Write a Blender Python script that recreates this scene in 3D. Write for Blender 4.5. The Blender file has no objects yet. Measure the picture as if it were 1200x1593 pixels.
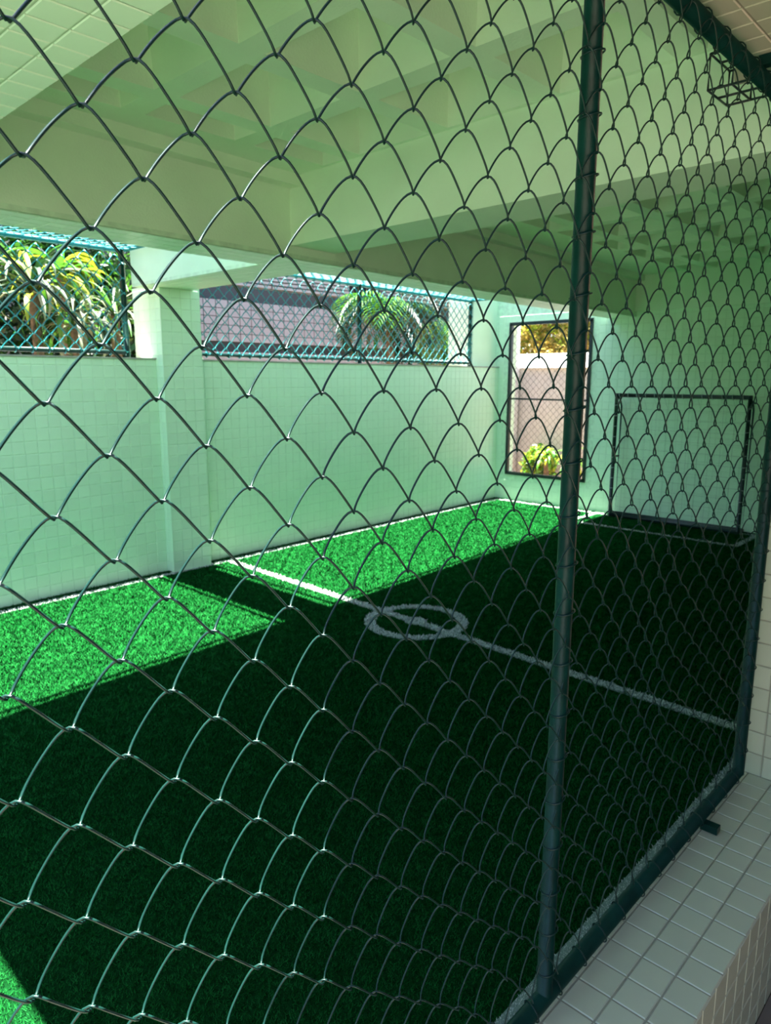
import bpy, math, random
import numpy as np
from mathutils import Matrix, Vector
random.seed(7); rng = np.random.default_rng(7)
C = bpy.context.scene.collection

# ------------------------------------------------------------------ camera
CZ = 1.80                                  # camera height over the turf; x runs along the fence, y across the court
YAW, PITCH, ROLL, FPX = math.radians(46.4), math.radians(10.65), math.radians(0.15), 1105.0
fw = np.array([math.sin(YAW)*math.cos(PITCH), math.cos(YAW)*math.cos(PITCH), -math.sin(PITCH)])
rt = np.array([math.cos(YAW), -math.sin(YAW), 0.0]); up = np.cross(rt, fw)
cr, sr = math.cos(ROLL), math.sin(ROLL)
RT, UP = cr*rt + sr*up, -sr*rt + cr*up
cam_data = bpy.data.cameras.new('camera'); cam = bpy.data.objects.new('camera', cam_data); C.objects.link(cam)
m = Matrix.Identity(4)
for k in range(3):
    m[k][0], m[k][1], m[k][2] = RT[k], UP[k], -fw[k]
m[0][3], m[1][3], m[2][3] = 0, 0, CZ
cam.matrix_world = m
cam_data.sensor_fit = 'HORIZONTAL'; cam_data.sensor_width = 36; cam_data.lens = FPX/1200*36
cam_data.clip_start = 0.02; cam_data.clip_end = 300
cam_data.dof.use_dof = True; cam_data.dof.focus_distance = 1.15; cam_data.dof.aperture_fstop = 13
bpy.context.scene.camera = cam

# ------------------------------------------------------------------ sky, sun, exposure
W = bpy.data.worlds.new('world'); bpy.context.scene.world = W; W.use_nodes = True
wn = W.node_tree; wn.nodes.clear()
sky = wn.nodes.new('ShaderNodeTexSky'); sky.sky_type = 'NISHITA'; sky.sun_disc = False
sky.sun_elevation = math.radians(80); sky.sun_rotation = 0; sky.altitude = 0; sky.air_density = 1.0; sky.dust_density = 1.0; sky.ozone_density = 1.0
bg = wn.nodes.new('ShaderNodeBackground'); bg.inputs['Strength'].default_value = 0.24
wo = wn.nodes.new('ShaderNodeOutputWorld')
wn.links.new(sky.outputs[0], bg.inputs[0]); wn.links.new(bg.outputs[0], wo.inputs[0])
sd = bpy.data.lights.new('sun', 'SUN'); sd.energy = 24.5; sd.angle = math.radians(0.53); sd.color = (1.0, 0.97, 0.90)
so = bpy.data.objects.new('sun', sd); C.objects.link(so)
sv = Vector((0.0, -0.065, -1.0)).normalized()
so.rotation_euler = sv.to_track_quat('-Z', 'Y').to_euler(); so.location = (0, 3, 9)
sc = bpy.context.scene
sc.view_settings.view_transform = 'Standard'; sc.view_settings.look = 'None'
sc.view_settings.gamma = 1.0; sc.view_settings.use_curve_mapping = False
sc.view_settings.exposure = 1.38
sc.cycles.max_bounces = 10; sc.cycles.diffuse_bounces = 6; sc.cycles.glossy_bounces = 3
sc.cycles.sample_clamp_indirect = 8

# ------------------------------------------------------------------ materials
def mat(name, col, rough=0.6, var=0.0, scale=8.0, bump=0.0, bscale=60.0, spec=0.5, rnd=0.0, metal=0.0, trans=0.0, stretch=None, col2=None, coat=0.0, upn=0.0):
    M = bpy.data.materials.new(name); M.use_nodes = True
    nt = M.node_tree; N = nt.nodes; L = nt.links; b = N['Principled BSDF']
    b.inputs['Roughness'].default_value = rough; b.inputs['Metallic'].default_value = metal
    b.inputs['Specular IOR Level'].default_value = spec
    b.inputs['Coat Weight'].default_value = coat; b.inputs['Coat Roughness'].default_value = 0.15
    c2 = col2 or tuple(min(1, c*(1+var)) for c in col); c1 = col if col2 else tuple(c*(1-var) for c in col)
    tc = N.new('ShaderNodeTexCoord'); mp = N.new('ShaderNodeMapping'); L.new(tc.outputs['Object'], mp.inputs[0])
    if stretch: mp.inputs['Scale'].default_value = stretch
    src = None
    if var or col2:
        nz = N.new('ShaderNodeTexNoise'); nz.inputs['Scale'].default_value = scale; nz.inputs['Detail'].default_value = 5
        L.new(mp.outputs[0], nz.inputs['Vector'])
        rp = N.new('ShaderNodeValToRGB'); rp.color_ramp.elements[0].position = .35; rp.color_ramp.elements[1].position = .65
        rp.color_ramp.elements[0].color = (*c1, 1); rp.color_ramp.elements[1].color = (*c2, 1)
        L.new(nz.outputs['Fac'], rp.inputs[0]); src = rp.outputs[0]
    if rnd:
        oi = N.new('ShaderNodeObjectInfo'); mr = N.new('ShaderNodeMapRange')
        mr.inputs[3].default_value = 1-rnd; mr.inputs[4].default_value = 1+rnd; L.new(oi.outputs['Random'], mr.inputs[0])
        mx = N.new('ShaderNodeVectorMath'); mx.operation = 'SCALE'
        if src: L.new(src, mx.inputs[0])
        else: mx.inputs[0].default_value = col
        L.new(mr.outputs[0], mx.inputs['Scale']); src = mx.outputs[0]
    if src: L.new(src, b.inputs['Base Color'])
    else: b.inputs['Base Color'].default_value = (*col, 1)
    if bump:
        n2 = N.new('ShaderNodeTexNoise'); n2.inputs['Scale'].default_value = bscale; n2.inputs['Detail'].default_value = 3
        bp = N.new('ShaderNodeBump'); bp.inputs['Strength'].default_value = bump; bp.inputs['Distance'].default_value = .01
        L.new(mp.outputs[0], n2.inputs['Vector']); L.new(n2.outputs['Fac'], bp.inputs['Height']); L.new(bp.outputs[0], b.inputs['Normal'])
    if upn:      # pile leans every way: shade it by the mean direction of its blades
        ge = N.new('ShaderNodeNewGeometry'); va = N.new('ShaderNodeVectorMath'); va.operation = 'MULTIPLY_ADD'
        va.inputs[1].default_value = (1-upn,)*3; va.inputs[2].default_value = (0, 0, upn)
        vn = N.new('ShaderNodeVectorMath'); vn.operation = 'NORMALIZE'
        L.new(ge.outputs['Normal'], va.inputs[0]); L.new(va.outputs[0], vn.inputs[0]); L.new(vn.outputs[0], b.inputs['Normal'])
    if trans:
        tl = N.new('ShaderNodeBsdfTranslucent'); ms = N.new('ShaderNodeMixShader'); ms.inputs[0].default_value = trans
        if src: L.new(src, tl.inputs[0])
        else: tl.inputs[0].default_value = (*col, 1)
        L.new(b.outputs[0], ms.inputs[1]); L.new(tl.outputs[0], ms.inputs[2]); L.new(ms.outputs[0], N['Material Output'].inputs[0])
    return M
M = dict(
    paint=mat('pale_green_paint', (.68, .87, .65), .75, .03, 3, .15, 90),
    grout=mat('grout', (.58, .79, .57), .9, .1, 20),
    tile=mat('pale_green_glazed_tile', (.64, .86, .63), .35, .02, 5, rnd=.03),
    tile_out=mat('pale_grey_glazed_tile', (.45, .465, .335), .3, .03, 5, rnd=.04),
    grout_out=mat('grey_grout', (.27, .26, .19), .9, .1, 20),
    turf=mat('turf_backing', (.002, .022, .005), .9, .3, 40, .3, 200, spec=0),
    blade=mat('turf_blade', (.0028, .056, .009), .9, 0, 14, spec=.0, col2=(.009, .094, .019), upn=.8),
    line=mat('line_backing', (.12, .18, .14), .9, .1, 60),
    white_blade=mat('white_turf_blade', (.50, .56, .50), .8, .1, 60, spec=.0, upn=.7),
    pvc=mat('dark_green_plastic_coating', (.003, .022, .017), .34, .15, 30, spec=.3),
    pipe=mat('dark_green_enamel', (.002, .024, .018), .34, .25, 14, .08, 120, spec=.2),
    teal=mat('sunlit_green_coating', (.0, .20, .21), .4, .1, 30),  # same green wire coating, with sunlight put into the colour as teal
    goal=mat('dark_enamel', (.004, .016, .018), .45, .2, 20),
    cord=mat('pale_cord', (.35, .4, .38), .8),
    facade=mat('light_stone_cladding', (.27, .26, .285), .7, .08, 1.5, rnd=.06),
    facade_dark=mat('dark_glass_band', (.010, .012, .022), .4),
    louver=mat('grey_louver_metal', (.26, .26, .28), .5, .05, 3),
    render_wall=mat('grey_rendered_wall', (.36, .33, .33), .85, .05, 4, .2, 60),
    bound=mat('grey_boundary_render', (.46, .45, .46), .85, .05, 4, .2, 60),
    concrete=mat('weathered_concrete', (.36, .37, .33), .9, .2, 8, .2, 60),
    white=mat('sunlit_band_white', (.9, .9, .9), .7),  # sunlight on the boundary wall top, put into the colour
    soil=mat('brown_soil', (.22, .13, .08), .95, .3, 6, .6, 30),
    paving=mat('brown_paving', (.16, .13, .10), .8, .15, 5),
    leaf_g=mat('green_leaf', (.02, .10, .01), .4, 0, 6, col2=(.07, .22, .015), trans=.35, rnd=.35),
    leaf_y=mat('yellow_green_leaf', (.12, .20, .01), .4, 0, 6, col2=(.30, .34, .02), trans=.4, rnd=.3),
    leaf_p=mat('pale_leaf', (.13, .18, .09), .35, 0, 6, col2=(.28, .31, .21), trans=.3, rnd=.3),
    leaf_d=mat('dark_leaf', (.004, .02, .005), .5, 0, 6, col2=(.012, .05, .01), trans=.2, rnd=.3),
    leaf_o=mat('golden_leaf', (.45, .33, .05), .5, 0, 3, col2=(.80, .66, .20), trans=.4, rnd=.2),
    bark=mat('brown_bark', (.10, .07, .045), .9, .3, 20, .6, 50),
)

# ------------------------------------------------------------------ builders
def mesh_data(name, V, F, material, smooth=False):
    me = bpy.data.meshes.new(name); me.from_pydata([tuple(map(float, v)) for v in V], [], F)
    if material: me.materials.append(material)
    if smooth: me.polygons.foreach_set('use_smooth', [True]*len(me.polygons))
    me.update(); return me
def fast_mesh(name, V, F, material, smooth=False):
    """V (n,3) array, F (m,k) array of equal-size faces"""
    V = np.asarray(V, np.float32); F = np.asarray(F, np.int32); k = F.shape[1]
    me = bpy.data.meshes.new(name); me.vertices.add(len(V)); me.vertices.foreach_set('co', V.ravel())
    me.loops.add(F.size); me.loops.foreach_set('vertex_index', F.ravel())
    me.polygons.add(len(F)); me.polygons.foreach_set('loop_start', np.arange(0, F.size, k, dtype=np.int32))
    me.polygons.foreach_set('use_smooth', np.full(len(F), smooth, dtype=bool))
    me.update(calc_edges=True); me.materials.append(material); return me
def link(name, me, parent=None, loc=None, label=None, cat=None, kind=None, group=None):
    o = bpy.data.objects.new(name, me); C.objects.link(o)
    if parent: o.parent = parent
    if loc is not None: o.location = loc
    if label: o['label'] = label
    if cat: o['category'] = cat
    if kind: o['kind'] = kind
    if group: o['group'] = group
    return o
def empty(name, loc=(0, 0, 0), **k): return link(name, None, None, loc, **k)
class MB:
    def __init__(s): s.V = []; s.F = []
    def hexa(s, P):     # 8 corners: bottom ring 0-3, top ring 4-7 (counter-clockwise from above)
        b = len(s.V); s.V += [tuple(p) for p in P]
        s.F += [(b+3, b+2, b+1, b), (b+4, b+5, b+6, b+7)] + [(b+i, b+(i+1) % 4, b+4+(i+1) % 4, b+4+i) for i in range(4)]
        return s
    def box(s, x0, x1, y0, y1, z0, z1):
        return s.hexa([(x0, y0, z0), (x1, y0, z0), (x1, y1, z0), (x0, y1, z0), (x0, y0, z1), (x1, y0, z1), (x1, y1, z1), (x0, y1, z1)])
    def skew(s, x0, x1, ya, yb, z0, z1, k):   # box whose long sides follow y = ya + k*x
        return s.hexa([(x0, ya+k*x0, z0), (x1, ya+k*x1, z0), (x1, yb+k*x1, z0), (x0, yb+k*x0, z0),
                       (x0, ya+k*x0, z1), (x1, ya+k*x1, z1), (x1, yb+k*x1, z1), (x0, yb+k*x0, z1)])
    def quad(s, a, b, c, d):
        n = len(s.V); s.V += [a, b, c, d]; s.F.append((n, n+1, n+2, n+3)); return s
    def tube(s, pts, r, n=8, closed=False, cap=True):
        pts = np.asarray(pts, float); N = len(pts); rr = np.broadcast_to(r, (N,)); b = len(s.V)
        T = np.gradient(pts, axis=0) if not closed else np.roll(pts, -1, 0)-np.roll(pts, 1, 0)
        T /= np.linalg.norm(T, axis=1)[:, None]+1e-12
        ref = np.array([0, 0, 1.]) if abs(T[:, 2]).mean() < .8 else np.array([0, 1., 0])
        A = np.cross(T, ref); A /= np.linalg.norm(A, axis=1)[:, None]+1e-12; B = np.cross(T, A)
        for i in range(N):
            for j in range(n):
                a = 2*math.pi*j/n; s.V.append(tuple(pts[i]+rr[i]*(math.cos(a)*A[i]+math.sin(a)*B[i])))
        for i in range(N if closed else N-1):
            i2 = (i+1) % N
            for j in range(n):
                j2 = (j+1) % n; s.F.append((b+i*n+j, b+i*n+j2, b+i2*n+j2, b+i2*n+j))
        if cap and not closed:
            s.F.append(tuple(b+j for j in range(n))); s.F.append(tuple(b+(N-1)*n+j for j in reversed(range(n))))
        return s
    def build(s, name, material, parent=None, smooth=False, **k):
        return link(name, mesh_data(name, s.V, s.F, material, smooth), parent, **k)
def project(p):
    d = np.asarray(p, float)-np.array([0, 0, CZ]); q = np.array([d@RT, d@UP, d@fw])
    return (600+FPX*q[0]/q[2], 796.5-FPX*q[1]/q[2], q[2]) if q[2] > .01 else (-9e9, -9e9, -1)

class Tiles:
    """square tiles set proud of a body; the nearest in view are objects of their own, the rest one joined part"""
    def __init__(s, pitch=.1, gap=.005, thick=.003): s.p, s.g, s.t = pitch, gap, thick; s.cells = []
    def field(s, O, U, V, N, nu, nv, skip=None, lastu=None, lastv=None):
        O, U, V, N = (np.asarray(a, float) for a in (O, U, V, N)); p = s.p
        for i in range(nu):
            for j in range(nv):
                wu = p if not (lastu and i == nu-1) else lastu; wv = p if not (lastv and j == nv-1) else lastv
                c = O+U*(i*p+wu/2)+V*(j*p+wv/2)
                if skip and skip(c): continue
                x, y, z = project(c)
                if z < 0 or not (-90 < x < 1290 and -90 < y < 1690): continue
                s.cells.append((z, x, y, c, U, V, N, wu, wv))
    def hull(s, U, V, N, wu, wv, o=(0, 0, 0)):
        a, b, e = (wu-s.g)/2, (wv-s.g)/2, .0025; o = np.asarray(o, float)
        return [o+U*x*a+V*y*b for x, y in ((-1, -1), (1, -1), (1, 1), (-1, 1))] + \
               [o+U*x*(a-e)+V*y*(b-e)+N*s.t for x, y in ((-1, -1), (1, -1), (1, 1), (-1, 1))]
    def finish(s, parent, material, limit=300):
        s.cells.sort(key=lambda c: (not (-5 < c[1] < 1205 and -5 < c[2] < 1598), c[0]))
        F = [(4, 5, 6, 7)]+[(i, (i+1) % 4, 4+(i+1) % 4, 4+i) for i in range(4)]
        cache = {}; V = []; FF = []
        for k, (z, x, y, c, U, Vv, N, wu, wv) in enumerate(s.cells):
            if np.dot(np.cross(U, Vv), N) < 0: U = -U
            if k < limit:
                key = (tuple(U.round(4)), tuple(Vv.round(4)), wu, wv)
                if key not in cache: cache[key] = mesh_data('tile', s.hull(U, Vv, N, wu, wv), F, material)
                tl = link('tile', cache[key], parent, c)
                tl.rotation_euler = [rng.normal(0, .0035) for _ in range(3)]
            else:
                b = len(V); V += s.hull(U, Vv, N, wu, wv, c); FF += [tuple(b+i for i in f) for f in F]
        if V: link('small_tiles', mesh_data('small_tiles', V, FF, material), parent, kind='stuff')

X, Y, Z = np.eye(3)
K = .043                                             # the far side of the court is not quite parallel to the fence
YW = 5.93-K*1.8                                      # long wall: y = YW + K x
XE = 9.0                                             # end wall
WT = CZ+.162                                         # top of the long low wall
ZB = CZ+.78; ZB2 = CZ+.86; ZR = CZ+1.28; ZTOP = CZ+1.75
DU = np.array([1, K, 0])/math.hypot(1, K); DN = np.array([K, -1, 0])/math.hypot(1, K)

# ------------------------------------------------------------------ the shell
def st(name, mb, m_, **k): return mb.build(name, m_, kind='structure', **k)
floor = st('floor', MB().box(-2.5, XE+.1, .80, 6.6, -.15, 0), M['turf'])
wall_left = st('wall_left', MB().skew(-2.5, XE+.1, YW, YW+.24, -.1, WT, K), M['grout'])
T = Tiles(); T.field([-.5, YW-K*.5, 0], DU, Z, DN, 95, 19); T.field([-.5, YW-K*.5, 1.9], DU, Z, DN, 95, 1, lastv=.06)
T.finish(wall_left, M['tile'])
MB().skew(-2.5, XE+.1, YW-.012, YW+.26, WT, WT+.012, K).build('coping', M['concrete'], wall_left)
# end wall with the window opening
WY0, WY1, WZ0, WZ1 = 4.74, 6.06, CZ-1.415, CZ+.80
we = MB().box(XE, XE+.18, .5, WY0, -.1, ZTOP).box(XE, XE+.18, WY0, WY1, -.1, WZ0).box(XE, XE+.18, WY0, WY1, WZ1, ZTOP).box(XE, XE+.18, WY1, 7.0, -.1, ZTOP)
wall_back = st('wall_back', we, M['grout'])
T = Tiles(); T.field([XE, 6.25, 0], -Y, Z, -X, 54, 27, skip=lambda c: WY0-.05 < c[1] < WY1+.05 and WZ0-.05 < c[2] < WZ1+.05)
# tiles cut around the window
T.finish(wall_back, M['tile'])
# near wall: curb under the fence, jamb on the right, lintel above
YI, YO, XJ, ZS, ZL = .86, .513, 3.16, CZ-1.695, CZ+.965
wr = MB().box(-2.5, XJ, YO, YI, -.4, ZS).box(XJ, XE+.1, YO, YI, -.4, ZTOP).box(.70, XJ, YO, YI, ZL, ZTOP)
wall_right = st('wall_right', wr, M['grout_out'])
T = Tiles(.1, .005, .003)
T.field([XJ-3.0, YI-.05, ZS], X, -Y, Z, 30, 3); T.field([XJ-3.0, YI-.35+.10, ZS], X, -Y, Z, 0, 0)
T.field([XJ-3.0, YI-.0, ZS], X, -Y, Z, 30, 1, lastv=.05)
T.field([XJ, YI, ZS], -Y, Z, -X, 4, 26, lastu=.045)
T.field([-1, YO, ZS-.3], X, Z, -Y, 41, 3); T.field([-1, YO, ZS-.5], X, Z, -Y, 41, 2)
T.field([XJ, YO, ZS], X, Z, -Y, 12, 27)
T.field([XJ-2.4, YI, ZL], X, -Y, -Z, 24, 4, lastv=.045)
T.finish(wall_right, M['tile_out'])
st('wall_front', MB().box(-2.7, -2.5, .3, 7, -.4, ZB-.6), M['paint'])
# concrete roof: slab with coffers between its ribs, beams below it
def coffered(name, x0, x1, y0, y1, px=1.94, py=3.18, p=.655, o=.53, d=.36):
    mb = MB(); z = ZR
    xs = [x0]; i = math.floor((x0-px)/p)+0
    cx = []
    while px+i*p < x1:
        a, b = max(x0+.03, px+i*p), min(x1-.05, px+i*p+o)
        if b-a > .12: cx.append((a, b))
        i += 1
    cy = [(3.30, 3.50)]; j = 0
    while py-j*p-o > y0-.3:
        a, b = max(y0+.03, py-j*p-o), py-j*p
        if b-a > .12: cy.append((a, b))
        j += 1
    cy.sort()
    ex = [x0]+[v for c in cx for v in c]+[x1]; ey = [y0]+[v for c in cy for v in c]+[y1]
    for a in range(len(ex)-1):
        for b in range(len(ey)-1):
            q = (ex[a], ex[a+1], ey[b], ey[b+1])
            if a % 2 and b % 2:
                t = min(.05, (q[1]-q[0])*.2, (q[3]-q[2])*.2)
                lo = [(q[0], q[2], z), (q[1], q[2], z), (q[1], q[3], z), (q[0], q[3], z)]
                hi = [(q[0]+t, q[2]+t, z+d), (q[1]-t, q[2]+t, z+d), (q[1]-t, q[3]-t, z+d), (q[0]+t, q[3]-t, z+d)]
                for e in range(4): mb.quad(lo[e], lo[(e+1) % 4], hi[(e+1) % 4], hi[e])
                mb.quad(*hi)
            else: mb.quad((q[0], q[2], z), (q[1], q[2], z), (q[1], q[3], z), (q[0], q[3], z))
    return mb.build(name, M['paint'], ceiling)
BI, BO, KB = 3.76-.06, 4.13-.08, .05               # edge beam: inner and outer face, y = B + KB x
ceiling = st('ceiling', MB().box(.70, XE+.2, -2.6, .99, ZTOP, ZTOP+.2).box(.57, XE+.2, .99, 3.8, ZTOP, ZTOP+.2)  .skew(.57, XE+.2, 3.7, BO, ZTOP, ZTOP+.2, KB), M['paint'], label='pale green coffered concrete ceiling over the court')
coffered('coffered_slab', .85, 3.16, YI, 3.90); coffered('coffered_slab', 3.52, XE, YI, 4.20)
def beam(mb, tiles=None):
    if tiles:
        b = mb.build('beam', M['grout'], ceiling); tiles.finish(b, M['tile'], 150); return b
    return mb.build('beam', M['paint'], ceiling)
T = Tiles(); T.field([.0, BI+.005, ZB+.001], np.array([1, KB, 0])/math.hypot(1, KB), Y, -Z, 90, 3)
T.field([.0, BI+.305, ZB+.001], np.array([1, KB, 0])/math.hypot(1, KB), Y, -Z, 90, 1, lastv=.06)
body = MB().skew(-2.5, XE, BI, BO, ZB+.003, ZB+.03, KB)
eb = beam(body, T)
MB().skew(-2.5, XE, BI, BO, ZB+.03, ZTOP+.2, KB).build('beam_face', M['paint'], eb)
MB().skew(.8, XE, BI-.10, BI, ZR-.07, ZR+.002, KB).build('ledge', M['paint'], eb)
T = Tiles(); T.field([.90, YI, ZB+.001], -X, Y, -Z, 4, 52, lastu=.03)
nb = beam(MB().box(.57, .90, .99, 3.72, ZB+.003, ZB+.03), T)
MB().box(.57, .90, .99, 3.72, ZB+.03, ZTOP).build('beam_face', M['paint'], nb)
beam(MB().box(3.14, 3.545, YI, 3.90, ZB2, ZTOP+.2))                    # the cross beam over the middle
T = Tiles(); T.field([3.17, 4.22, ZB+.001], X, Y, -Z, 5, 17, lastu=.06)
cb = beam(MB().box(3.165, 3.635, 4.20, 6.1, ZB+.003, ZB+.03), T)
MB().box(3.165, 3.635, 4.20, 6.1, ZB+.03, ZTOP+.2).build('beam_face', M['tile'], cb)
beam(MB().box(XE-.06, XE, YI, 4.50, CZ+.845, ZTOP))
# column in the long wall
column = st('column', MB().box(3.30, 3.70, 5.875, 6.36, 0, ZB+.02), M['grout'], label='square pale green tiled column in the long wall below the cross beam')
T = Tiles(); T.field([3.30, 5.875, 0], X, Z, -Y, 4, 26, lastv=.075); T.field([3.30, 6.355, 0], -Y, Z, -X, 5, 26, lastu=.08, lastv=.075)
T.finish(column, M['tile'])
MB().box(3.296, 3.304, 5.868, 5.876, 0, ZB).build('corner_bead', M['tile'], column)
corner = st('column', MB().box(8.42, XE, 6.30, 6.75, 0, ZTOP), M['paint'], label='pale pillar at the far corner beside the wall opening')

# ------------------------------------------------------------------ turf and its markings
def blades(name, pts, h, w, material, parent):
    n = len(pts); a = rng.uniform(0, 2*math.pi, n); l = rng.uniform(.2, 1.0, n)*h; g = rng.uniform(0, 2*math.pi, n)
    s = np.stack([np.cos(a), np.sin(a), np.zeros(n)], 1)*(w/2)[:, None]
    P = np.c_[pts, np.full(n, .0)]
    tip = P+np.stack([np.cos(g)*l, np.sin(g)*l, h*rng.uniform(.5, 1, n)], 1)
    V = np.stack([P-s, P+s, tip], 1).reshape(-1, 3); F = np.arange(3*n).reshape(-1, 3)
    return link(name, fast_mesh(name, V, F, material), parent, kind='stuff')
CC = (3.855, 3.35)
def line_x(y): return 3.777+.028*(y-1.0)
rects = [  # each painted line: four corners
    ('line_marking', [(-1, YW-.16-K), (XE-.1, YW-.16+K*(XE-.1)), (XE-.1, YW-.10+K*(XE-.1)), (-1, YW-.10-K)]),
    ('line_marking', [(line_x(.9)-.04, .95), (line_x(.9)+.04, .95), (line_x(5.8)+.04, 5.84), (line_x(5.8)-.04, 5.84)]),
    ('line_marking', [(8.83, .95), (8.90, .95), (8.90, 6.1), (8.83, 6.1)]),
    ('line_marking', [(8.10, 2.42), (8.16, 2.42), (8.16, 4.50), (8.10, 4.50)]),
    ('line_marking', [(8.16, 2.42), (8.83, 2.42), (8.83, 2.48), (8.16, 2.48)]),
    ('line_marking', [(8.16, 4.44), (8.83, 4.44), (8.83, 4.50), (8.16, 4.50)]),
    ('line_marking', [(-1, .885), (XE-.1, .885), (XE-.1, .955), (-1, .955)])]
def inside(P, q):
    r = np.ones(len(P), bool)
    for i in range(4):
        a, b = np.array(q[i]), np.array(q[(i+1) % 4]); e = b-a
        r &= (e[0]*(P[:, 1]-a[1])-e[1]*(P[:, 0]-a[0])) >= 0
    return r
n = 1500000
P = np.c_[rng.uniform(.0, XE-.02, n), rng.uniform(.87, 6.25, n)]
d2 = np.hypot(P[:, 0], P[:, 1]); keep = rng.uniform(0, 1, n) < np.clip((2.6/d2)**1.3, .16, 1)
ang = np.degrees(np.arctan2(P[:, 0], P[:, 1])); keep &= (ang > 12) & (ang < 79) & (P[:, 1] < YW+K*P[:, 0]-.02)
P = P[keep]; d2 = d2[keep]; white = np.zeros(len(P), int)-1
for k, (nm, q) in enumerate(rects): white[inside(P, q)] = k
rc = np.hypot(P[:, 0]-CC[0], P[:, 1]-CC[1])
white[(rc > .305) & (rc < .39)] = 90; white[rc < .085] = 91
hh = .016*np.clip(d2/3.5, .8, 1.5); ww = .0035*np.clip(d2/2.6, .8, 2.6)
sel = white < 0; blades('turf_pile', P[sel], hh[sel], ww[sel], M['blade'], floor)
def marking(k, mb):
    o = mb.build('line_marking', M['line'], floor); sel = white == k
    if sel.sum(): blades('white_pile', P[sel], hh[sel]*.9, ww[sel]*1.5, M['white_blade'], o)
for k, (nm, q) in enumerate(rects):
    mb = MB(); mb.hexa([(x, y, .0) for x, y in q]+[(x, y, .004) for x, y in q]); marking(k, mb)
mb = MB(); n = 48
for i in range(n):
    a, b = 2*math.pi*i/n, 2*math.pi*(i+1)/n
    c = [(CC[0]+r*math.cos(t), CC[1]+r*math.sin(t)) for r, t in ((.305, a), (.39, a), (.39, b), (.305, b))]
    mb.hexa([(x, y, 0) for x, y in c]+[(x, y, .0045) for x, y in c])
marking(90, mb)
mb = MB(); mb.tube([(CC[0], CC[1], 0), (CC[0], CC[1], .005)], .085, 20); marking(91, mb)

# ------------------------------------------------------------------ chain link
def helix_wire(xs0, xs1, phase, zc, w, A, t, r, warp, ns=18, sides=5):
    """one flattened spiral lying along s; returns V, F"""
    n = int((xs1-xs0)/w*ns); ph0 = (xs0-phase)/w*2*math.pi
    ph = ph0+np.arange(n+1)/ns*2*math.pi
    s = phase+w*ph/(2*math.pi); z = zc+A*np.arcsin(.965*np.cos(ph))/math.asin(.965); sn = np.sin(ph)
    y = -np.where(sn < 0, t, t*.8)*np.tanh(2*sn)/math.tanh(2)
    bl = np.where(sn < 0, -sn, 0)**1.5*A*.07; s = s-bl*.7; z = z+bl*.7
    P = warp(s, z, y); Tn = np.gradient(P, axis=0); Tn /= np.linalg.norm(Tn, axis=1)[:, None]
    ax = warp(s+.01, z, y)-P; ax /= np.linalg.norm(ax, axis=1)[:, None]
    A1 = np.cross(Tn, ax+np.array([.0, .31, .17])); A1 /= np.linalg.norm(A1, axis=1)[:, None]; B1 = np.cross(Tn, A1)
    a = np.arange(sides)/sides*2*math.pi
    V = (P[:, None]+r*(np.cos(a)[None, :, None]*A1[:, None]+np.sin(a)[None, :, None]*B1[:, None])).reshape(-1, 3)
    i = np.arange(n)[:, None]*sides; j = np.arange(sides)[None]; j2 = (j+1) % sides
    F = np.stack([i+j, i+j2, i+sides+j2, i+sides+j], -1).reshape(-1, 4)
    return V, F
MW, MH = .132, .125
CX = [0.0021, -0.005, 0.0102, -0.0235, 0.0267, -0.0183, -0.0259, 0.0071, 0.0094, -0.0107]
CZc = [0.007, 0.0051, -0.0103, -0.0073, -0.0088, -0.0066, 0.0016, 0.003, 0.0218, -0.013]
YF = .8175
def near_warp(s, z, y):
    x = np.clip(s, .0, 2.25)-1; q = np.clip(z-CZ, -1.55, .6)
    B = np.stack([np.ones_like(x), x, q, x*x, x*q, q*q, x**3, x*x*q, x*q*q, q**3], -1)
    fade = np.clip((2.95-s)/.7, 0, 1)
    return np.stack([s+(B@np.array(CX))*fade, YF-.02+y+.0*s, z+(B@np.array(CZc))*np.clip((z-CZ+1.66)/.25, 0, 1)], -1)
fence = empty('chain_link_fence', (0, 0, 0), label='dark green chain link fence on a pipe frame closing the near opening', cat='fence')
for n in range(-19, 25):
    zc = CZ-.527+(n+.5)*MH/2; phase = .303+((n+1) % 2)*MW/2
    if zc-.03 < ZS+.045 or zc+.03 > ZL-.03: continue
    V, F = helix_wire(-.1, 3.0, phase, zc, MW, MH/4+.0019, .0105, .0019, near_warp, 24, 6)
    link('wire', fast_mesh('wire', V, F, M['pvc'], True), fence)
PR = .024; ZP0 = CZ-1.645; ZP1 = CZ+.92; YP = YF+.006
def seg(a, b, n=2): return [np.array(a)+(np.array(b)-np.array(a))*i/(n-1) for i in range(n)]
MB().tube(seg((1.492, YP, ZP0), (1.492, YP, ZP1)), .0215, 20).build('post', M['pipe'], fence, True)
MB().tube(seg((-.06, YP, ZP0), (-.06, YP, ZP1)), .0215, 20).build('post', M['pipe'], fence, True)
MB().tube(seg((3.055, YP, ZP0-.01), (3.055, YP, ZP1)), PR, 20).build('post', M['pipe'], fence, True)
MB().tube(seg((-1, YP, ZP0), (3.055, YP, ZP0)), PR, 20).build('bottom_rail', M['pipe'], fence, True)
MB().tube(seg((-1, YP, ZP1), (3.055, YP, ZP1)), PR, 20).build('top_rail', M['pipe'], fence, True)
def ring(R, lean, r=.0021):
    t = np.arange(14)/14*2*math.pi
    return MB().tube(np.stack([R*np.cos(t), R*np.sin(t), lean*np.cos(t+.6)], 1), r, 5, closed=True)
rz = mesh_data('tie', *(lambda q: (q.V, q.F))(ring(.0245, .006)), M['pvc'], True)
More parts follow.
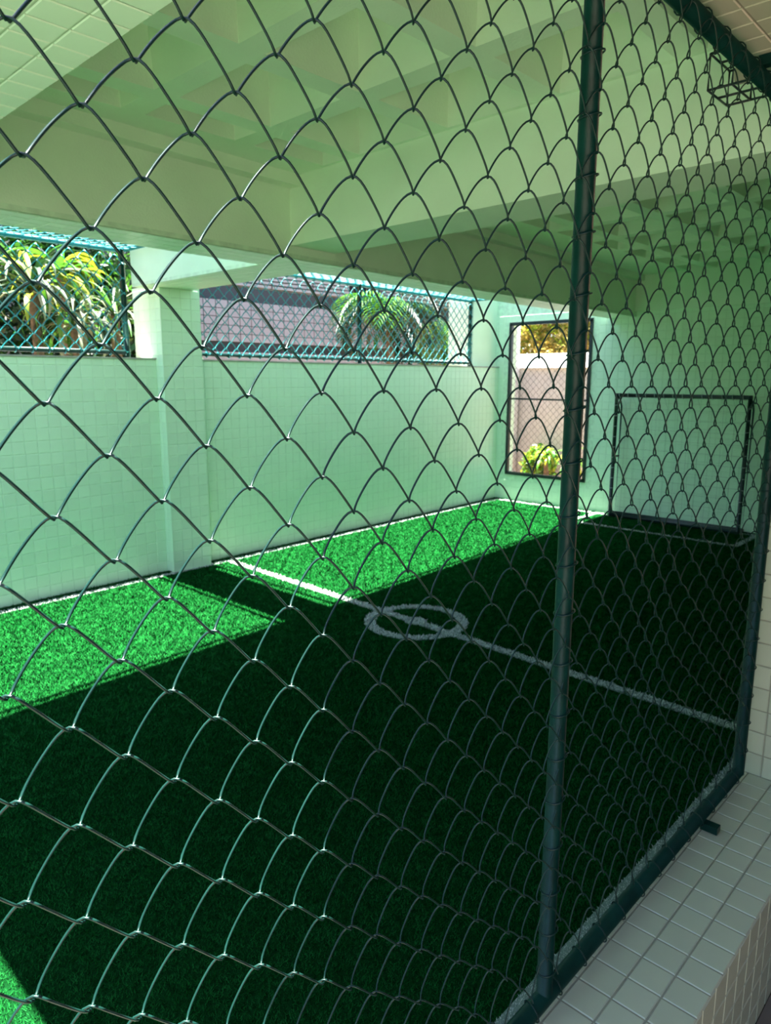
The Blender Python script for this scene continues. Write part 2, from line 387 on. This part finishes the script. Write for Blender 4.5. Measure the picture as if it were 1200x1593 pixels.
rr_ = ring(PR+.0035, .012); rx = mesh_data('tie', [(v[2], v[0], v[1]) for v in rr_.V], rr_.F, M['pvc'], True)
for k in range(20): link('tie', rz, fence, (1.492, YP-.002, ZP0+.09+k*.124+rng.normal(0, .006)))
for k in range(20):
    o = link('tie', rz, fence, (3.055, YP-.001, ZP0+.10+k*.124)); o.rotation_euler = (0, 0, rng.uniform(-.5, .5)); o.scale = (1.1, 1.1, 1)
for k in range(23):
    for zz in (ZP0, ZP1):
        x = .12+k*.130+rng.normal(0, .006)
        if abs(x-1.49) > .04: link('tie', rx, fence, (x, YP-.001, zz))
for x, z in ((2.62, ZP0+.0), (2.50, ZP1)):
    zz0, zz1 = (ZS+.006, z) if z < CZ else (z, ZL-.006)
    MB().box(x-.018, x+.018, YP-.072, YP-.01, zz0 if z < CZ else zz1-.028, zz0+.028 if z < CZ else zz1).build('bracket', M['pipe'], fence)

# fences and roof netting along the open side
def far_fence(name, x0, x1, posts, label, y_of, zlo, zhi):
    e = empty(name, (0, 0, 0), label=label, cat='fence', group=None)
    def warp(s, z, y): return np.stack([s, y_of(s)-.03+y, z], -1)
    nrow = int((zhi-zlo)/(MH/2))
    for n in range(nrow):
        V, F = helix_wire(x0, x1, x0+(n % 2)*MW/2, zlo+(n+.5)*MH/2, MW, MH/4+.002, .007, .0055, warp, 10, 4)
        link('wire', fast_mesh('wire', V, F, M['teal'], True), e)
    for x in posts: MB().tube(seg((x, y_of(x), zlo-.05), (x, y_of(x), zhi+.03)), .026, 12).build('post', M['pipe'], e, True)
    for z in (zlo, zhi+.02): MB().tube(seg((x0, y_of(x0), z), (x1, y_of(x1), z)), .02, 10).build('rail', M['teal'] if z > zlo else M['pipe'], e, True)
    for k in range(int((x1-x0)/.132)):
        x = x0+.05+k*.132
        for z in (zlo, zhi+.02):
            t = MB(); t.tube(np.stack([np.full(8, x), y_of(x)+.026*np.cos(np.arange(8)*math.pi/4), z+.026*np.sin(np.arange(8)*math.pi/4)], 1), .006, 4, closed=True)
            t.build('tie', M['teal'], e)
    return e
def yfar(x): return YW+.13+K*x
ZN0, ZN1 = WT+.06, CZ+1.06
far_fence('chain_link_fence', .9, 3.10, (.95, 3.09), 'sunlit green chain link fence panel on the low wall left of the tiled column', yfar, ZN0, ZN1)
far_fence('chain_link_fence', 3.74, 8.42, (3.80, 6.10, 8.40), 'sunlit green chain link fence panel on the low wall right of the tiled column', yfar, ZN0, ZN1)
def net_roof(x0, x1, label):
    e = empty('net_roof', (0, 0, ZN1+.03), label=label, cat='netting')
    def warp(s, z, y):
        return np.stack([s, (BO+KB*s)+.03+z*((yfar(s)-BO-KB*s-.03)/1.9), np.full_like(s, .0)+y-.015*np.sin(z/1.9*math.pi)], -1)
    for n in range(30):
        V, F = helix_wire(x0, x1, x0+(n % 2)*MW/2, (n+.5)*MH/2, MW, MH/4+.002, .007, .0040, warp, 8, 4)
        link('wire', fast_mesh('wire', V, F, M['teal'], True), e)
    for f in (0.04,):
        a, b = [np.array([x, (BO+KB*x)*(1-f)+yfar(x)*f, 0]) for x in (x0, x1)]
        MB().tube([a, b], .02, 8).build('rail', M['teal'], e, True)
    for x in (x0, x1):
        MB().tube([(x, BO+KB*x, 0), (x, yfar(x), 0)], .02, 8).build('rail', M['teal'], e, True)
net_roof(.95, 3.12, 'sunlit green netting stretched flat from beam to fence top, left of the cross beam')
net_roof(3.70, 8.40, 'sunlit green netting stretched flat from beam to fence top, right of the cross beam')

# window of the end wall: steel frame with its own mesh
win = empty('window_1', (XE+.03, 0, 0), kind='structure')
y0, y1, z0, z1 = WY0+.02, WY1-.02, WZ0+.02, WZ1-.02
for nm, a, b in (('frame', (y0, z0), (y0, z1)), ('frame', (y1, z0), (y1, z1)), ('frame', (y0-.02, z0), (y1+.02, z0)), ('frame', (y0-.02, z1), (y1+.02, z1)), ('mullion', (y0, CZ-.29), (y1, CZ-.29))):
    w = .022 if nm == 'frame' else .012
    if a[0] == b[0]: MB().box(-.05, 0, a[0]-w, a[0]+w, a[1], b[1]).build(nm, M['goal'], win)
    else: MB().box(-.05, 0, a[0], b[0], a[1]-w, a[1]+w).build(nm, M['goal'], win)
V_, F_ = [], []; off = 0
for n in range(int((z1-z0)/.05)):
    V, F = helix_wire(y0, y1, y0+(n % 2)*.05, z0+(n+.5)*.05, .1, .027, .005, .0022, lambda s, z, y: np.stack([y+.01, s, z], -1), 8, 4)
    V_.append(V); F_.append(F+off); off += len(V)
link('wire_mesh', fast_mesh('wire_mesh', np.concatenate(V_), np.concatenate(F_), M['goal'], True), win, kind='stuff')

# ------------------------------------------------------------------ goal
goal = empty('soccer_goal', (8.80, 3.44, 0), label='small dark metal soccer goal standing against the far end wall', cat='goal')
gy0, gy1, gz = -.80, .81, 1.595
def gt(nm, pts, r=.024, m_='goal'): return MB().tube(pts, r, 12).build(nm, M[m_], goal, True)
gt('post', [(0, gy0, 0), (0, gy0, gz+.02)]); gt('post', [(0, gy1, 0), (0, gy1, gz+.02)]); gt('crossbar', [(0, gy0-.02, gz), (0, gy1+.02, gz)])
gt('base_bar', [(0, gy0, .03), (0, gy1, .03)], .03); gt('base_bar', [(.15, gy0, .03), (.15, gy1, .03)], .022)
for y in (gy0, gy1):
    s_ = 1
    gt('back_post', [(.15, y, 0), (.15, y, 1.45), (.10, y, 1.54), (0, y, gz)], .012)
    gt('brace', [(0, y, .80), (.15, y, .80)], .014); gt('base_bar', [(0, y, .03), (.15, y, .03)], .022)
ri = ring(.027, .004, .004); tz = mesh_data('cord_tie', ri.V, ri.F, M['cord'], True)
ty = mesh_data('cord_tie', [(v[1], v[2], v[0]) for v in ri.V], ri.F, M['cord'], True)
for k in range(11):
    for y in (gy0, gy1): link('cord_tie', tz, goal, (0, y, .12+k*.135))
for k in range(14): link('cord_tie', ty, goal, (0, gy0+.07+k*.115, gz))
V_, F_ = [], []; mb = MB()
for k in range(12): mb.tube([(.155, gy0+.06+k*.135, .04), (.155, gy0+.06+k*.135, 1.44), (.02, gy0+.06+k*.135, gz)], .0008, 3, cap=False)
for k in range(11): mb.tube([(.155, gy0, .12+k*.13), (.155, gy1, .12+k*.13)], .0008, 3, cap=False)
mb.build('net', M['goal'], goal, kind='stuff')

# wire cage of the lamp over the opening
cage = empty('lamp_cage', (2.72, YI+.01, CZ+.985), label='dark wire lamp guard mounted on the wall behind the top rail, upper right corner', cat='lamp guard')
cx, cy, cz_ = .19, .18, .115
for x, z in ((0, 0), (cx, 0), (0, cz_), (cx, cz_), (cx/2, 0), (cx/2, cz_)): MB().tube([(x, 0, z), (x, cy, z)], .0042, 6).build('bar', M['goal'], cage, True)
for y in (.02, .10, cy):
    MB().tube([(0, y, 0), (cx, y, 0), (cx, y, cz_), (0, y, cz_)], .0042, 6, closed=True).build('hoop', M['goal'], cage, True)
MB().tube([(cx/2, .0, cz_/2), (cx/2, .12, cz_/2)], .03, 14).build('lamp_body', M['tile_out'], cage, True)
MB().box(.03, cx-.03, -.009, .0, .01, cz_-.01).build('base_plate', M['goal'], cage)

# ------------------------------------------------------------------ outside
st('ground', MB().box(-30, 60, 6.45, 60, -.3, -.02), M['soil'], label='brown garden soil outside the long wall')
st('ground', MB().box(9.2, 60, -30, 6.45, -.3, -.02), M['soil'], label='brown planting bed beyond the end wall window')
st('pavement', MB().box(-30, 12, -30, .51, -.6, -.4), M['paving'], label='brown paved walkway below the tiled curb on the near side')
st('unseen_dimming_wall', MB().box(-1.5, 9.2, -2.5, -2.2, -.4, 3.4), M['paving'], label='unseen dark wall added behind the camera to dim light on the fence')  # unseen, added to darken the walkway side of the wires
st('ceiling', MB().box(.70, XE+.2, -2.6, YO, 2.95, ZTOP+.2), M['paving'], label='unseen flat roof added over the walkway to darken the near side')  # unseen roof, added to keep sky light off the near side
bw = st('boundary_wall', MB().box(11.5, 11.75, 2, 8, -.1, CZ+.20), M['bound'], label='pale grey boundary wall seen through the end wall window')
MB().hexa([(11.44, 2, CZ+.20), (11.95, 2, CZ+.20), (11.95, 8, CZ+.20), (11.44, 8, CZ+.20), (11.52, 2, CZ+.45), (11.95, 2, CZ+.45), (11.95, 8, CZ+.45), (11.52, 8, CZ+.45)]).build('coping', M['white'], bw)  # white colour and sloped shape stand for the sunlit top band
st('boundary_pier', MB().box(11.1, 11.4, 7.45, 7.95, -.1, CZ+1.5), M['bound'], label='grey pier in front of the boundary wall at the left of the window')
st('sky_blocking_wall', MB().box(-9, -8.7, 2.5, 14, -.1, 6.0), M['render_wall'], label='unseen plain wall added far to the left to block low sky light')  # unseen, added to hold back low sky light on the column side
# building behind
fb = empty('building', (0, 11, 0), label='low building with pale stone cladding and dark window bands behind the fence', cat='building')
zb0, zb1, zb2, zb3 = CZ+.46, CZ+.64, CZ+1.36, CZ+1.60
MB().box(-12, 17, .12, 4, -.1, 6.5).build('wall', M['render_wall'], fb)  # stretched left and raised out of view to block low sky
MB().box(-12, 17, 0, .12, -.1, zb0).build('lower_wall', M['facade'], fb)
MB().box(1.5, 17, .07, .119, zb0, zb1).build('window_band', M['facade_dark'], fb)
MB().box(1.5, 17, .07, .119, zb2, zb3).build('window_band', M['facade_dark'], fb)
pm = mesh_data('stone_panel', *(lambda q: (q.V, q.F))(MB().box(0, .234, 0, .12, 0, .131)), M['facade'])
MB().box(1.5, 17, .03, .118, zb1, zb2).build('joint_bed', M['goal'], fb)
for i in range(60):
    for j in range(5): link('stone_panel', pm, fb, (1.5+i*.25, 0, zb1+.003+j*.1435))
sm = mesh_data('slat', *(lambda q: (q.V, q.F))(MB().box(0, .96, 0, .1, 0, .045)), M['louver'])
for i in range(15):
    x = 1.5+i
    if i == 9:
        for k in range(7): MB().box(x+.05+k*.13, x+.09+k*.13, .0, .1, zb3+.02, zb3+.5).build('bar', M['facade_dark'], fb)
        continue
    for j in range(9): link('slat', sm, fb, (x, 0, zb3+.03+j*.07))

# plants
def leaf_strip(mb, base, az, el, L, w, droop, n=7, fold=.0, r=None):
    p = np.array(base, float); d = el; pts = []
    for i in range(n+1):
        pts.append(p.copy()); s = L/n
        p = p+s*np.array([math.cos(az)*math.cos(d), math.sin(az)*math.cos(d), math.sin(d)]); d -= droop/n*(1+1.2*i/n)
    side = np.array([-math.sin(az), math.cos(az), 0]); b = len(mb.V)
    for i, q in enumerate(pts):
        t = i/n; ww = w*(math.sin(math.pi*(.12+.86*t))**.7)*.5
        mb.V += [tuple(q-side*ww+np.array([0, 0, fold*ww])), tuple(q), tuple(q+side*ww+np.array([0, 0, fold*ww]))]
    for i in range(n):
        k = b+i*3; mb.F += [(k, k+1, k+4, k+3), (k+1, k+2, k+5, k+4)]
def strap_plant(x, y, h, n, L, w, mats, label, seed, trunk=True, droop=2.2, elr=(.1, 1.35), z0=-.02):
    R = random.Random(seed)
    e = empty('strap_leaved_plant', (x, y, z0), label=label, cat='plant', group=None)
    if trunk: MB().tube([(0, 0, 0), (.03, .02, h*.5), (0, 0, h)], [.06, .045, .05], 8).build('stem', M['bark'], e, True)
    for k in range(n):
        mb = MB(); leaf_strip(mb, (0, 0, h+R.uniform(-.08, .06)), R.uniform(0, 6.283), R.uniform(*elr), L*R.uniform(.6, 1.1), w*R.uniform(.7, 1.1), droop*R.uniform(.5, 1.2), 7, .5)
        mb.build('leaf', M[R.choice(mats)], e, True)
    return e
strap_plant(2.72, 7.15, 2.62, 56, .80, .05, ['leaf_y', 'leaf_d', 'leaf_p', 'leaf_d', 'leaf_g'], 'strap leaved plant with yellow green leaves behind the middle of the left fence panel', 1)
strap_plant(3.05, 7.05, 2.30, 56, .72, .045, ['leaf_p', 'leaf_p', 'leaf_g', 'leaf_d'], 'strap leaved plant with mostly pale drooping leaves behind the left fence panel', 2, droop=2.8)
strap_plant(3.55, 7.25, 2.45, 50, .75, .035, ['leaf_p', 'leaf_g', 'leaf_d'], 'strap leaved plant with thin arching pale leaves just left of the tiled column', 3, droop=2.0)
strap_plant(1.95, 7.5, 2.2, 46, .75, .05, ['leaf_g', 'leaf_d', 'leaf_p', 'leaf_d'], 'strap leaved plant with mixed green leaves at the left edge of the picture', 4)
strap_plant(3.55, 8.5, 2.95, 36, .8, .09, ['leaf_y', 'leaf_g'], 'tall yellow green strap leaved plant showing above the netting on the left', 9)
def palm(x, y, h, nf, L, mats, label, seed, drp=2.6):
    R = random.Random(seed); e = empty('palm', (x, y, -.02), label=label, cat='palm')
    MB().tube([(0, 0, 0), (.04, 0, h*.6), (0, 0, h)], [.09, .07, .06], 8).build('trunk', M['bark'], e, True)
    for k in range(nf):
        az = 2*math.pi*k/nf+R.uniform(-.3, .3); d = R.uniform(.2, 1.35); p = np.array([0, 0, h]); mb = MB(); n = 22; LL = L*R.uniform(.8, 1.1)
        for i in range(n):
            dv = np.array([math.cos(az)*math.cos(d), math.sin(az)*math.cos(d), math.sin(d)]); p = p+dv*LL/n; d -= drp/n
            if i < 2: continue
            for s in (-1, 1):
                leaf_strip(mb, p, az+s*(1.15-.5*i/n), d*.4+.25,   .42*math.sin(math.pi*(.15+.8*i/n))+.05, .028, .9, 3, .3)
        mb.build('frond', M[R.choice(mats)], e, True)
palm(8.7, 8.2, 2.75, 40, 1.15, ['leaf_d', 'leaf_d', 'leaf_g', 'leaf_d'], 'dark green palm behind the middle post of the long fence panel', 5)
palm(11.35, 8.95, 2.6, 40, .95, ['leaf_y', 'leaf_g', 'leaf_g'], 'yellow green palm behind the right part of the long fence panel', 6)
palm(12.75, 9.3, 2.2, 18, .45, ['leaf_y', 'leaf_p'], 'small pale yellow palm beside the far pillar', 8)
def bush(name, c, rad, n, size, mats, label, seed, cat='tree', trunk=True):
    r_ = np.random.default_rng(seed); e = empty(name, (c[0], c[1], -.02), label=label, cat=cat)
    for part, mt in enumerate(mats):
        nn = n//len(mats); v = r_.normal(size=(nn, 3)); v /= np.linalg.norm(v, axis=1)[:, None]
        v *= (r_.uniform(.55, 1, nn)**.6)[:, None]*(1+.22*np.sin(v[:, :1]*9+part)*np.cos(v[:, 2:]*7))
        p = v*np.array(rad)+np.array([0, 0, c[2]]); a = r_.normal(size=(nn, 3)); a /= np.linalg.norm(a, axis=1)[:, None]
        b = np.cross(a, r_.normal(size=(nn, 3))); b /= np.linalg.norm(b, axis=1)[:, None]; s = size*r_.uniform(.6, 1.3, nn)[:, None]
        V = np.stack([p-a*s, p+b*s*.4, p+a*s, p-b*s*.4], 1).reshape(-1, 3); F = np.arange(4*nn).reshape(-1, 4)
        link('foliage', fast_mesh('foliage', V, F, M[mt]), e, kind='stuff')
    if trunk: MB().tube([(0, 0, 0), (0, 0, c[2])], [.09, .05], 8).build('trunk', M['bark'], e, True)
bush('hedge', (3.9, 9.7, 2.0), (1.9, .7, 2.0), 26000, .07, ['leaf_d', 'leaf_d', 'leaf_g'], 'dark hedge behind the strap leaved plants on the left', 11, 'hedge', False)
bush('tree', (14.2, 7.6, 3.0), (1.2, 1.5, 1.6), 30000, .07, ['leaf_o', 'leaf_o', 'leaf_y'], 'tree with golden yellow foliage rising above the boundary wall', 12)
bush('tree', (14.0, 10.1, 2.8), (.7, .55, 1.2), 20000, .08, ['leaf_o', 'leaf_y'], 'golden tree beyond the far pillar, right end of the long fence panel', 13)
bush('shrub', (11.1, 6.75, .32), (.3, .3, .3), 2500, .05, ['leaf_g', 'leaf_y'], 'low leafy green shrub in the planting bed below the window', 14, 'shrub', False)
strap_plant(10.45, 6.22, .5, 30, .38, .07, ['leaf_y', 'leaf_g'], 'bright green leafy plant low in the window, left of the fence post', 15)
strap_plant(10.2, 5.6, .5, 26, .36, .08, ['leaf_y', 'leaf_g'], 'bright green leafy plant at the right edge of the window', 16)
strap_plant(10.3, 5.0, 1.1, 20, .4, .07, ['leaf_y', 'leaf_g'], 'taller light green plant at the right edge of the window', 17)
